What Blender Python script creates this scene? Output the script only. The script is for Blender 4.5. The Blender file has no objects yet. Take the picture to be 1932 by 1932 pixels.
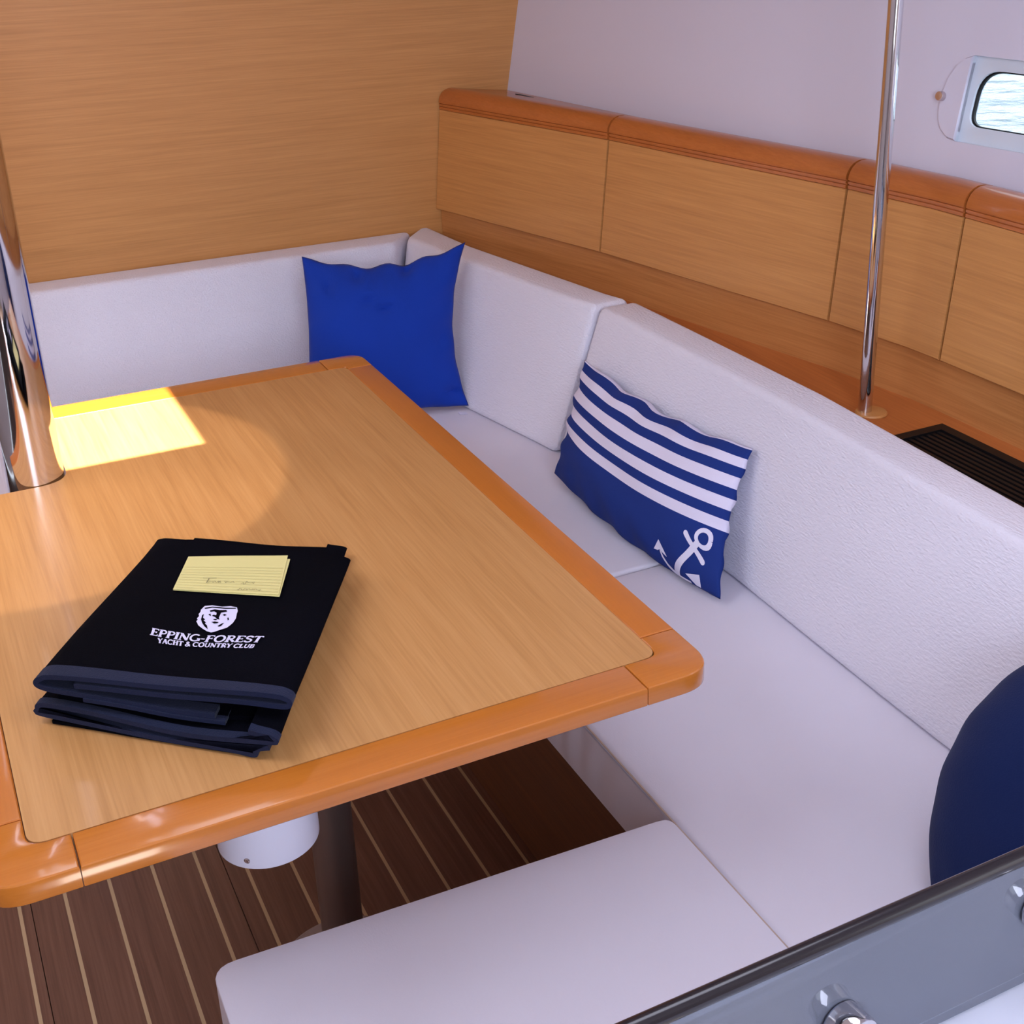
import bpy, bmesh, math, random
from mathutils import Vector, Matrix
S = bpy.context.scene
COL = S.collection
random.seed(7)
PI = math.pi

# ------------------------------------------------------------------ camera
cam_d = bpy.data.cameras.new('camera'); cam = bpy.data.objects.new('camera', cam_d); COL.objects.link(cam)
Rw = ((0.8866, -0.4623, -0.0161), (-0.199, -0.3497, -0.9155), (0.4176, 0.8148, -0.402))   # rows: right, down, forward
r_ = Vector(Rw[0]).normalized(); f_ = Vector(Rw[2]).normalized(); d_ = f_.cross(r_).normalized(); r_ = d_.cross(f_)
m3 = Matrix((r_, -d_, -f_)).transposed()
cam.matrix_world = Matrix.Translation((0, 0, 1.58)) @ m3.to_4x4()
cam_d.sensor_width = 36.0; cam_d.sensor_fit = 'HORIZONTAL'
cam_d.lens = 2502.0 / 1932 * 36
cam_d.shift_x = (966 - 1090.3) / 1932
cam_d.shift_y = (860.3 - 966) / 1932
cam_d.clip_start = 0.02
S.camera = cam

# ------------------------------------------------------------------ world, sun, lights, exposure
w = bpy.data.worlds.new('world'); S.world = w; w.use_nodes = True
bg = w.node_tree.nodes['Background']; bg.inputs[0].default_value = (0.80, 0.90, 1.0, 1); bg.inputs[1].default_value = 2.2
S.view_settings.view_transform = 'Standard'; S.view_settings.look = 'None'
S.view_settings.exposure = 0.43; S.view_settings.gamma = 1.0; S.view_settings.use_curve_mapping = False

def lamp(name, kind, loc, direction, energy, color, **kw):
    l = bpy.data.lights.new(name, kind); l.energy = energy; l.color = color
    for k, v in kw.items(): setattr(l, k, v)
    o = bpy.data.objects.new(name, l); COL.objects.link(o); o.location = loc
    o.rotation_euler = Vector(direction).to_track_quat('-Z', 'Y').to_euler()
    return o
lamp('sun', 'SUN', (0.2, 1.0, 4), (0.0, 0.25, -1), 24.0, (1.0, 0.88, 0.72), angle=0.012)
lamp('companionway_daylight', 'AREA', (0.0, -1.0, 1.70), (0.22, 0.9, -0.42), 29, (0.72, 0.79, 1.0), shape='RECTANGLE', size=0.9, size_y=0.8)
lamp('saloon_hatch_daylight', 'AREA', (-0.45, 1.55, 1.88), (0.25, 0.12, -1), 9.5, (0.78, 0.83, 1.0), shape='RECTANGLE', size=0.9, size_y=0.7)
lamp('near_seat_fill', 'AREA', (0.75, 0.75, 1.88), (0.1, 0.15, -1), 4.0, (0.80, 0.82, 1.0), shape='RECTANGLE', size=0.6, size_y=0.5)  # added fill to brighten the near seats, no known hatch there
lamp('forward_hatch_daylight', 'AREA', (-1.0, 2.5, 1.88), (0.5, -0.2, -1), 7, (1.0, 0.86, 0.80), shape='RECTANGLE', size=0.5, size_y=0.5)
lamp('post_bounce_spot', 'SPOT', (0.20, 1.92, 1.88), (-0.09, 0.15, -1.18), 19, (1.0, 0.85, 0.72), spot_size=2*math.atan(0.40/1.19), spot_blend=0.10, shadow_soft_size=0.01)  # added stand-in for the pool of sunlight bounced off the polished post

# ------------------------------------------------------------------ materials
def new_mat(name):
    m = bpy.data.materials.new(name); m.use_nodes = True
    return m, m.node_tree.nodes, m.node_tree.links, m.node_tree.nodes['Principled BSDF']
def plain(name, color, rough=0.5, metal=0.0, coat=0.0, spec=0.5, **kw):
    m, n, l, b = new_mat(name)
    b.inputs['Base Color'].default_value = (*color, 1); b.inputs['Roughness'].default_value = rough
    b.inputs['Metallic'].default_value = metal; b.inputs['Coat Weight'].default_value = coat
    b.inputs['Specular IOR Level'].default_value = spec
    for k, v in kw.items(): b.inputs[k].default_value = v
    return m
def wood(name, c1, c2, c3, axis='Y', rough=0.35, coat=0.0, fine=1.0, bump=0.02, spec=0.5, stretch=60, vert=False):
    """veneer: streaks run along one object axis"""
    m, n, l, b = new_mat(name)
    tc = n.new('ShaderNodeTexCoord'); mp = n.new('ShaderNodeMapping'); l.new(tc.outputs['Object'], mp.inputs[0])
    s = [stretch*fine]*3; s['XYZ'.index(axis)] = 1.6*fine
    if vert: s = [1.6*fine, 1.6*fine, stretch*fine]
    mp.inputs['Scale'].default_value = s
    nz = n.new('ShaderNodeTexNoise'); nz.inputs['Scale'].default_value = 1.6; nz.inputs['Detail'].default_value = 5; nz.inputs['Roughness'].default_value = 0.62; nz.inputs['Distortion'].default_value = 0.4
    l.new(mp.outputs[0], nz.inputs['Vector'])
    mp2 = n.new('ShaderNodeMapping'); l.new(tc.outputs['Object'], mp2.inputs[0])
    s2 = [330*fine]*3; s2['XYZ'.index(axis)] = 7*fine
    if vert: s2 = [7*fine, 7*fine, 330*fine]
    mp2.inputs['Scale'].default_value = s2
    nz2 = n.new('ShaderNodeTexNoise'); nz2.inputs['Scale'].default_value = 1.0; nz2.inputs['Detail'].default_value = 3
    l.new(mp2.outputs[0], nz2.inputs['Vector'])
    mx = n.new('ShaderNodeMix'); mx.data_type = 'FLOAT'; mx.inputs[0].default_value = 0.42
    l.new(nz.outputs[0], mx.inputs[2]); l.new(nz2.outputs[0], mx.inputs[3])
    cr = n.new('ShaderNodeValToRGB'); l.new(mx.outputs[0], cr.inputs[0])
    cr.color_ramp.elements[0].position = 0.34; cr.color_ramp.elements[0].color = (*c1, 1)
    cr.color_ramp.elements[1].position = 0.66; cr.color_ramp.elements[1].color = (*c3, 1)
    e = cr.color_ramp.elements.new(0.5); e.color = (*c2, 1)
    l.new(cr.outputs[0], b.inputs['Base Color'])
    b.inputs['Roughness'].default_value = rough; b.inputs['Coat Weight'].default_value = coat; b.inputs['Coat Roughness'].default_value = 0.08
    b.inputs['Specular IOR Level'].default_value = spec
    if bump:
        bp = n.new('ShaderNodeBump'); bp.inputs['Strength'].default_value = bump; bp.inputs['Distance'].default_value = 0.001
        l.new(nz2.outputs[0], bp.inputs['Height']); l.new(bp.outputs[0], b.inputs['Normal'])
    return m
def fabric(name, color, weave=900, strength=0.35, rough=0.85, var=0.06, sheen=0.15, big=0.0, dist=0.0015):
    m, n, l, b = new_mat(name)
    tc = n.new('ShaderNodeTexCoord')
    nz = n.new('ShaderNodeTexNoise'); nz.inputs['Scale'].default_value = 4; nz.inputs['Detail'].default_value = 3
    l.new(tc.outputs['Object'], nz.inputs['Vector'])
    cr = n.new('ShaderNodeValToRGB'); l.new(nz.outputs[0], cr.inputs[0])
    cr.color_ramp.elements[0].position = 0.35; cr.color_ramp.elements[1].position = 0.65
    cr.color_ramp.elements[0].color = (*[c*(1-var) for c in color], 1); cr.color_ramp.elements[1].color = (*[min(1, c*(1+var)) for c in color], 1)
    l.new(cr.outputs[0], b.inputs['Base Color'])
    mp = n.new('ShaderNodeMapping'); mp.inputs['Scale'].default_value = (weave, weave*0.45, weave*1.3); l.new(tc.outputs['Object'], mp.inputs[0])
    n2 = n.new('ShaderNodeTexNoise'); n2.inputs['Scale'].default_value = 1; n2.inputs['Detail'].default_value = 2; l.new(mp.outputs[0], n2.inputs['Vector'])
    bp = n.new('ShaderNodeBump'); bp.inputs['Strength'].default_value = strength; bp.inputs['Distance'].default_value = dist
    l.new(n2.outputs[0], bp.inputs['Height'])
    last = bp
    if big:
        n3 = n.new('ShaderNodeTexNoise'); n3.inputs['Scale'].default_value = 9; n3.inputs['Detail'].default_value = 2; l.new(tc.outputs['Object'], n3.inputs['Vector'])
        b2 = n.new('ShaderNodeBump'); b2.inputs['Strength'].default_value = big; b2.inputs['Distance'].default_value = 0.02
        l.new(n3.outputs[0], b2.inputs['Height']); l.new(bp.outputs[0], b2.inputs['Normal']); last = b2
    l.new(last.outputs[0], b.inputs['Normal'])
    b.inputs['Roughness'].default_value = rough; b.inputs['Sheen Weight'].default_value = sheen; b.inputs['Specular IOR Level'].default_value = 0.25
    return m

M = {}
M['bulkhead'] = wood('bulkhead_veneer', (0.50, 0.225, 0.064), (0.57, 0.265, 0.080), (0.63, 0.305, 0.098), 'X', rough=0.42, stretch=55, vert=True)
M['door'] = wood('locker_veneer', (0.49, 0.212, 0.060), (0.565, 0.255, 0.075), (0.63, 0.298, 0.092), 'Y', rough=0.42, stretch=55, vert=True)
M['panel'] = wood('back_panel_veneer', (0.42, 0.165, 0.045), (0.50, 0.205, 0.06), (0.57, 0.25, 0.08), 'Y', rough=0.45, stretch=40, vert=True)
M['table'] = wood('table_veneer', (0.455, 0.215, 0.068), (0.535, 0.265, 0.090), (0.59, 0.305, 0.112), 'Y', rough=0.36, stretch=46, spec=0.5, coat=0.2)
M['trim'] = wood('varnished_trim', (0.48, 0.140, 0.017), (0.51, 0.153, 0.020), (0.54, 0.165, 0.024), 'Y', rough=0.28, coat=0.5, stretch=16, bump=0)
M['trimx'] = wood('varnished_trim_athwart', (0.49, 0.150, 0.016), (0.53, 0.165, 0.020), (0.56, 0.18, 0.025), 'X', rough=0.2, coat=1.0, stretch=16, bump=0)
M['nosing'] = wood('locker_nosing', (0.40, 0.110, 0.020), (0.46, 0.132, 0.026), (0.52, 0.155, 0.034), 'Y', rough=0.3, coat=0.35, stretch=14, bump=0)
M['shelf'] = wood('shelf_varnish', (0.42, 0.12, 0.028), (0.50, 0.155, 0.036), (0.56, 0.19, 0.05), 'Y', rough=0.4, stretch=14)
M['teak'] = wood('teak_plank', (0.105, 0.044, 0.026), (0.145, 0.063, 0.038), (0.18, 0.084, 0.053), 'Y', rough=0.5, stretch=55)
M['holly'] = plain('holly_strip', (0.48, 0.33, 0.19), 0.5)
M['base_wood'] = wood('settee_base_veneer', (0.12, 0.040, 0.014), (0.15, 0.052, 0.018), (0.18, 0.064, 0.022), 'Y', rough=0.5)
M['dark'] = plain('dark_gap', (0.035, 0.014, 0.008), 0.8)
M['seat'] = fabric('seat_vinyl', (0.79, 0.765, 0.86), weave=500, strength=0.12, rough=0.6, var=0.012, sheen=0.0)
M['back'] = fabric('backrest_fabric', (0.77, 0.755, 0.85), weave=230, strength=0.75, dist=0.003, rough=0.75, var=0.012, sheen=0.1)
M['piping'] = plain('piping', (0.70, 0.63, 0.64), 0.6)
M['piping_tan'] = plain('tan_piping', (0.60, 0.46, 0.38), 0.6)
M['boxing'] = fabric('seat_boxing', (0.80, 0.74, 0.80), weave=500, strength=0.1, rough=0.65, var=0.03, sheen=0.0)
M['white'] = plain('white_liner', (0.66, 0.64, 0.75), 0.45)
M['reveal'] = plain('window_reveal_white', (0.62, 0.68, 0.76), 0.35)
M['ceiling'] = plain('ceiling_white', (0.80, 0.76, 0.76), 0.6)
M['portwall'] = plain('port_side_panel', (0.56, 0.50, 0.50), 0.6)
M['chrome'] = plain('polished_steel', (0.72, 0.70, 0.72), 0.06, metal=1.0)
M['steel'] = plain('satin_steel', (0.62, 0.54, 0.54), 0.24, metal=1.0)
M['pedestal'] = plain('bronze_pedestal', (0.30, 0.225, 0.20), 0.38, metal=0.75)
M['plate'] = plain('grey_base_plate', (0.30, 0.25, 0.245), 0.45, metal=0.3)
M['housing'] = plain('white_housing', (0.80, 0.80, 0.92), 0.4)
M['blue'] = fabric('royal_blue_cotton', (0.005, 0.040, 0.37), weave=700, strength=0.5, rough=0.9, var=0.05, sheen=0.05)
M['navy'] = fabric('navy_cotton', (0.003, 0.013, 0.075), weave=700, strength=0.4, rough=0.9, var=0.05, sheen=0.05)
M['print_white'] = plain('white_print', (0.74, 0.72, 0.88), 0.75)
M['terry'] = fabric('black_navy_terry', (0.0012, 0.0014, 0.0040), weave=1600, strength=0.8, rough=1.0, var=0.25, sheen=0.0)
M['terry'].node_tree.nodes['Principled BSDF'].inputs['Specular IOR Level'].default_value = 0.06
M['hem'] = fabric('navy_hem', (0.0055, 0.0095, 0.036), weave=900, strength=0.5, rough=0.95, var=0.15, sheen=0.05)
M['thread'] = plain('white_embroidery', (0.72, 0.70, 0.92), 0.7)
M['paper'] = plain('yellow_paper', (0.74, 0.67, 0.28), 0.7)
M['ink'] = plain('pen_ink', (0.22, 0.20, 0.10), 0.7)
M['ruling'] = plain('faint_ruling', (0.56, 0.52, 0.24), 0.7)
M['black'] = plain('black_plastic', (0.005, 0.005, 0.006), 0.45, spec=0.25)
M['rubber'] = plain('dark_rail_trim', (0.012, 0.009, 0.012), 0.2, spec=0.6)
M['galley'] = plain('galley_white', (0.62, 0.60, 0.66), 0.4)
M['reflector'] = plain('reflector_white', (0.85, 0.84, 0.84), 0.5)
M['counter'] = plain('white_counter', (0.78, 0.79, 0.88), 0.35)

def acrylic():
    m, n, l, b = new_mat('smoked_acrylic')
    out = n['Material Output']; n.remove(b)
    tr = n.new('ShaderNodeBsdfTransparent'); tr.inputs[0].default_value = (0.66, 0.72, 0.78, 1)
    gl = n.new('ShaderNodeBsdfGlossy'); gl.inputs['Roughness'].default_value = 0.03
    df = n.new('ShaderNodeBsdfDiffuse'); df.inputs[0].default_value = (0.34, 0.36, 0.45, 1)
    fr = n.new('ShaderNodeFresnel'); fr.inputs[0].default_value = 1.49
    m1 = n.new('ShaderNodeMixShader'); m1.inputs[0].default_value = 0.38
    l.new(tr.outputs[0], m1.inputs[1]); l.new(df.outputs[0], m1.inputs[2])
    m2 = n.new('ShaderNodeMixShader'); l.new(fr.outputs[0], m2.inputs[0]); l.new(m1.outputs[0], m2.inputs[1]); l.new(gl.outputs[0], m2.inputs[2])
    l.new(m2.outputs[0], out.inputs[0]); return m
M['acrylic'] = acrylic()
def glass():
    m, n, l, b = new_mat('window_glass')
    out = n['Material Output']; n.remove(b)
    tr = n.new('ShaderNodeBsdfTransparent'); tr.inputs[0].default_value = (0.97, 0.98, 1.0, 1)
    gl = n.new('ShaderNodeBsdfGlossy'); gl.inputs['Roughness'].default_value = 0.02
    m2 = n.new('ShaderNodeMixShader'); m2.inputs[0].default_value = 0.04
    l.new(tr.outputs[0], m2.inputs[1]); l.new(gl.outputs[0], m2.inputs[2]); l.new(m2.outputs[0], out.inputs[0]); return m
M['glass'] = glass()
def water():
    m, n, l, b = new_mat('sea_water')
    b.inputs['Base Color'].default_value = (0.03, 0.05, 0.07, 1); b.inputs['Roughness'].default_value = 0.12; b.inputs['IOR'].default_value = 1.33
    tc = n.new('ShaderNodeTexCoord'); mp = n.new('ShaderNodeMapping'); mp.inputs['Scale'].default_value = (1.0, 1.3, 1); mp.inputs['Rotation'].default_value = (0, 0, 0.8)
    l.new(tc.outputs['Object'], mp.inputs[0])
    nz = n.new('ShaderNodeTexNoise'); nz.inputs['Scale'].default_value = 1.5; nz.inputs['Detail'].default_value = 5; l.new(mp.outputs[0], nz.inputs['Vector'])
    bp = n.new('ShaderNodeBump'); bp.inputs['Strength'].default_value = 1.0; bp.inputs['Distance'].default_value = 0.25
    l.new(nz.outputs[0], bp.inputs['Height']); l.new(bp.outputs[0], b.inputs['Normal']); return m
M['water'] = water()
def stripes():
    """print of the lumbar pillow, laid out in the pillow's own UV space"""
    m, n, l, b = new_mat('striped_cotton')
    uv = n.new('ShaderNodeUVMap'); uv.uv_map = 'UVMap'
    sp = n.new('ShaderNodeSeparateXYZ'); l.new(uv.outputs[0], sp.inputs[0])
    cr = n.new('ShaderNodeValToRGB'); cr.color_ramp.interpolation = 'CONSTANT'
    nv = (0.010, 0.032, 0.20, 1); wh = (0.74, 0.70, 0.86, 1)
    stops = [(0.0, nv), (0.405, wh), (0.478, nv), (0.545, wh), (0.625, nv), (0.695, wh), (0.775, nv), (0.845, wh), (0.912, nv), (0.982, wh)]
    els = cr.color_ramp.elements
    els[0].position = 0; els[0].color = nv; els[1].position = stops[1][0]; els[1].color = wh
    for p, c in stops[2:]:
        e = els.new(p); e.color = c
    l.new(sp.outputs[1], cr.inputs[0]); l.new(cr.outputs[0], b.inputs['Base Color'])
    b.inputs['Roughness'].default_value = 0.85; b.inputs['Specular IOR Level'].default_value = 0.25
    tc = n.new('ShaderNodeTexCoord'); nz = n.new('ShaderNodeTexNoise'); nz.inputs['Scale'].default_value = 700; l.new(tc.outputs['Object'], nz.inputs['Vector'])
    bp = n.new('ShaderNodeBump'); bp.inputs['Strength'].default_value = 0.25; bp.inputs['Distance'].default_value = 0.001
    l.new(nz.outputs[0], bp.inputs['Height']); l.new(bp.outputs[0], b.inputs['Normal']); return m
M['stripes'] = stripes()

# ------------------------------------------------------------------ mesh helpers
def mesh_obj(name, verts, faces, mat, parent=None, smooth=False, uvs=None, sharp=35):
    me = bpy.data.meshes.new(name)
    verts = [Vector(v) for v in verts]
    if parent is not None: org = Vector(parent['_org'])
    else:
        lo = [min(v[i] for v in verts) for i in range(3)]; hi = [max(v[i] for v in verts) for i in range(3)]
        org = Vector(((lo[0]+hi[0])/2, (lo[1]+hi[1])/2, lo[2]))
    me.from_pydata([tuple(v-org) for v in verts], [], faces)
    me.update()
    bm = bmesh.new(); bm.from_mesh(me)
    bmesh.ops.recalc_face_normals(bm, faces=bm.faces) if smooth != 'keep' else None
    bm.to_mesh(me); bm.free()
    if uvs:
        ul = me.uv_layers.new(name='UVMap')
        for lp in me.loops: ul.data[lp.index].uv = uvs[lp.vertex_index]
    me.materials.append(mat)
    if smooth:
        for p in me.polygons: p.use_smooth = True
        if smooth != 'all':
            try: me.set_sharp_from_angle(angle=math.radians(sharp))
            except Exception: pass
    o = bpy.data.objects.new(name, me); COL.objects.link(o)
    if parent is not None: o.parent = parent; o['_org'] = tuple(org)
    else: o.location = org; o['_org'] = tuple(org)
    return o
def sub_of(parent_mesh):  # child of a part: parent's own location is the thing origin
    return parent_mesh
def tag(o, label=None, cat=None, group=None, kind=None):
    if label: o['label'] = label
    if cat: o['category'] = cat
    if group: o['group'] = group
    if kind: o['kind'] = kind
    return o
def thing(name, label, cat, loc, group=None):
    o = bpy.data.objects.new(name, None); COL.objects.link(o); o.location = loc; o['_org'] = tuple(loc); o.empty_display_size = 0.05
    return tag(o, label, cat, group)
def bm_out(bm, name, mat, parent=None, smooth=False, sharp=35):
    vs = [v.co.copy() for v in bm.verts]; bm.verts.index_update()
    fs = [[v.index for v in f.verts] for f in bm.faces]; bm.free()
    return mesh_obj(name, vs, fs, mat, parent, smooth, sharp=sharp)
def box_data(x0, x1, y0, y1, z0, z1):
    v = [(x0,y0,z0),(x1,y0,z0),(x1,y1,z0),(x0,y1,z0),(x0,y0,z1),(x1,y0,z1),(x1,y1,z1),(x0,y1,z1)]
    f = [(0,3,2,1),(4,5,6,7),(0,1,5,4),(1,2,6,5),(2,3,7,6),(3,0,4,7)]
    return v, f
def boxes(name, lst, mat, parent=None, bevel=0.0):
    V = []; F = []
    for b in lst:
        v, f = box_data(*b); n = len(V); V += v; F += [tuple(i+n for i in q) for q in f]
    if bevel:
        bm = bmesh.new(); vv = [bm.verts.new(p) for p in V]; [bm.faces.new([vv[i] for i in q]) for q in F]
        bmesh.ops.bevel(bm, geom=list(bm.edges), offset=bevel, segments=2, profile=0.6, affect='EDGES', clamp_overlap=True)
        return bm_out(bm, name, mat, parent, True)
    return mesh_obj(name, V, F, mat, parent)
def prism(name, poly, z0, z1, mat, parent=None, bevel=0.0, seg=3, sharp=35, smooth=True, top_only=False, skip_x=None):
    bm = bmesh.new()
    lo = [bm.verts.new((p[0], p[1], z0)) for p in poly]; hi = [bm.verts.new((p[0], p[1], z1)) for p in poly]
    bm.faces.new(lo[::-1]); bm.faces.new(hi); n = len(poly)
    for i in range(n): bm.faces.new((lo[i], lo[(i+1) % n], hi[(i+1) % n], hi[i]))
    bmesh.ops.recalc_face_normals(bm, faces=bm.faces)
    if bevel:
        ed = [e for e in bm.edges if (abs(e.verts[0].co.z-e.verts[1].co.z) < 1e-6 and (not top_only or e.verts[0].co.z > (z0+z1)/2)) and not (skip_x is not None and min(v.co.x for v in e.verts) > skip_x)]
        bmesh.ops.bevel(bm, geom=ed, offset=bevel, segments=seg, profile=0.5, affect='EDGES', clamp_overlap=True)
    return bm_out(bm, name, mat, parent, smooth, sharp)
def round_poly(pts, radii, n=6):
    out = []; N = len(pts)
    for i in range(N):
        p = Vector(pts[i]).to_2d(); a = Vector(pts[i-1]).to_2d(); b = Vector(pts[(i+1) % N]).to_2d(); r = radii[i] if isinstance(radii, (list, tuple)) else radii
        if r <= 0: out.append(tuple(p)); continue
        u = (a-p).normalized(); v = (b-p).normalized(); ang = u.angle(v); t = r/math.tan(ang/2)
        t = min(t, (a-p).length*0.49, (b-p).length*0.49)
        s = p+u*t; e = p+v*t
        for k in range(n+1):
            q = k/n; out.append(tuple(s*(1-q)**2 + p*2*q*(1-q) + e*q*q))
    return out
def loft(name, secs, mat, parent=None, closed=True, caps=True, smooth=True, sharp=35):
    V = []; F = []; n = len(secs[0])
    for s in secs: V += [tuple(p) for p in s]
    for i in range(len(secs)-1):
        for j in range(n if closed else n-1):
            k = (j+1) % n; F.append((i*n+j, i*n+k, (i+1)*n+k, (i+1)*n+j))
    if caps: F.append(tuple(range(n))[::-1]); F.append(tuple((len(secs)-1)*n+j for j in range(n)))
    return mesh_obj(name, V, F, mat, parent, smooth, sharp=sharp)
def inset_ends(secs, r=0.012, steps=3):
    """round off the two ends of a loft"""
    def shrink(sec, nxt, t):
        c = sum((Vector(p) for p in sec), Vector())/len(sec); cn = sum((Vector(p) for p in nxt), Vector())/len(nxt)
        d = (c-cn).normalized(); out = []
        a = t*PI/2
        for p in sec:
            v = Vector(p)-c; k = max(0.0, v.length - r*(1-math.cos(a)))/v.length if v.length > 1e-9 else 1
            out.append(c+v*k+d*(r*math.sin(a)-r))
        return out
    first = [shrink(secs[0], secs[1], t/steps) for t in range(steps, -1, -1)]
    last = [shrink(secs[-1], secs[-2], t/steps) for t in range(0, steps+1)]
    return first+list(secs[1:-1])+last
def tube(name, pts, r, mat, parent=None, seg=12, caps=True, radii=None):
    pts = [Vector(p) for p in pts]; secs = []
    up = None
    for i, p in enumerate(pts):
        t = (pts[min(i+1, len(pts)-1)]-pts[max(i-1, 0)]).normalized()
        if up is None: up = t.orthogonal().normalized()
        up = (up - t*up.dot(t)).normalized(); s = t.cross(up); rr = radii[i] if radii else r
        secs.append([p+up*rr*math.cos(a)+s*rr*math.sin(a) for a in [2*PI*k/seg for k in range(seg)]])
    return loft(name, secs, mat, parent, caps=caps, sharp=50)
def lathe(name, prof, c, axis, mat, parent=None, seg=40, sharp=30):
    ax = Vector(axis).normalized(); u = ax.orthogonal().normalized(); v = ax.cross(u); c = Vector(c)
    secs = [[c+ax*h+(u*math.cos(a)+v*math.sin(a))*max(r, 1e-4) for a in [2*PI*k/seg for k in range(seg)]] for r, h in prof]
    return loft(name, secs, mat, parent, sharp=sharp)
def interp(tab, x):
    tab = sorted(tab)
    if x <= tab[0][0]:
        (a, b), (c, d) = tab[0], tab[1]; return b+(x-a)*(d-b)/(c-a)
    for i in range(len(tab)-1):
        if x <= tab[i+1][0]:
            (a, b), (c, d) = tab[i], tab[i+1]; return b+(x-a)*(d-b)/(c-a)
    (a, b), (c, d) = tab[-2], tab[-1]; return b+(x-a)*(d-b)/(c-a)

# ------------------------------------------------------------------ setting
YB = 3.206           # forward bulkhead plane
fl = boxes('floor', [(-1.7, 1.75, -1.7, 3.3, -0.05, -0.008)], M['dark']); tag(fl, kind='structure')
edges = [-0.053 + 0.0728*k for k in range(-14, 13)]
cuts = [-0.035, 0.278]
for i in range(len(edges)-1):
    a, b = edges[i]+0.0029, edges[i+1]-0.0029
    cs = [c for c in cuts if a < c < b]
    xs = [a]+cs+[b]
    for k in range(len(xs)-1):
        l0 = xs[k]+(0.0007 if k else 0); l1 = xs[k+1]-(0.0007 if k < len(xs)-2 else 0)
        if l0 > 0.80: continue
        boxes('plank', [(l0, min(l1, 0.80), -0.3, YB, -0.01, 0.0)], M['teak'], fl)
    if edges[i] < 0.79: boxes('holly_strip', [(edges[i]-0.0029, edges[i]+0.0029, -0.3, YB, -0.01, -0.0003)], M['holly'], fl)
wf = boxes('wall_forward', [(-1.7, 1.52, YB, YB+0.02, 0.0, 1.93)], M['bulkhead']); tag(wf, kind='structure')
# make its starboard edge follow the hull side
for v in wf.data.vertices:
    if v.co.x > 0:
        z = v.co.z + wf['_org'][2]
        v.co.x = 1.456+0.18*(z-1.065) - wf['_org'][0]
wa = boxes('wall_aft', [(-1.7, -0.55, -1.72, -1.70, 0, 1.95), (0.55, 2.0, -1.72, -1.70, 0, 1.95), (-0.55, 0.55, -1.72, -1.70, 0, 0.9)], M['portwall']); tag(wa, kind='structure')
wl = boxes('wall_left', [(-1.72, -1.70, -1.72, 3.3, 0, 1.95)], M['portwall']); tag(wl, kind='structure')
# ceiling with an added aft sun opening and a small hatch opening over the mast
hx0, hx1, hy0, hy1 = 0.03, 0.383, 1.835, 2.30
cl = boxes('ceiling', [(-1.72, 2.0, 2.30, 3.3, 1.93, 1.96), (-1.72, hx0, 1.835, 2.30, 1.93, 1.96), (hx1, 2.0, 1.835, 2.30, 1.93, 1.96),
                       (-1.72, 2.0, -0.10, 1.835, 1.93, 1.96), (-1.72, 0.0, -0.50, -0.10, 1.93, 1.96), (0.36, 2.0, -0.50, -0.10, 1.93, 1.96), (-1.72, 2.0, -1.72, -0.50, 1.93, 1.96)], M['ceiling']); tag(cl, kind='structure')

st = thing('sun_reflector', 'added low white sunlight step aft of the saloon, outside the photo', 'reflector', (0.18, 0.17, 0.0))  # added unseen: sunlit white block mirrored as a highlight in the table's front edge
boxes('reflector_top', [(-0.05, 0.42, -0.05, 0.38, 0.05, 0.07)], M['reflector'], st, 0.004)
boxes('reflector_base', [(-0.03, 0.40, -0.03, 0.36, 0.001, 0.05)], M['reflector'], st)

# hull side: plane through P0, along d, up u_ ; window opening cut in it
P0 = Vector((1.456, 3.206, 1.065)); dv = Vector((0.1415, -0.9899, 0)); uv_ = Vector((0.1772, 0, 0.9842)); nv_ = dv.cross(uv_).normalized()
if nv_.x > 0: nv_ = -nv_      # points inboard
def HW(a, h, n=0.0): return P0+dv*a+uv_*h+nv_*n
WA0, WA1, WH0, WH1 = 1.436, 1.93, 0.110, 0.2565
def wall_right():
    a = [-0.02, WA0-0.003, WA1-0.003, 5.0]; h = [-1.1, WH0-0.0355, WH1-0.0355, 0.885]
    V = []; F = []
    for k in (0, -0.03):
        for hh in h:  # rows of the wall sheet
            for aa in a: V.append(HW(aa, hh, k))
    for lay in (0, 16):
        for i in range(3):
            for j in range(3):
                if i == 1 and j == 1: continue
                q = lay+i*4+j; F.append((q, q+1, q+5, q+4))
    for (p, q) in ((5, 6), (6, 10), (10, 9), (9, 5)): F.append((p, q, q+16, p+16))
    return mesh_obj('wall_right', V, F, M['white'], smooth=False)
wr = tag(wall_right(), kind='structure')

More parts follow.
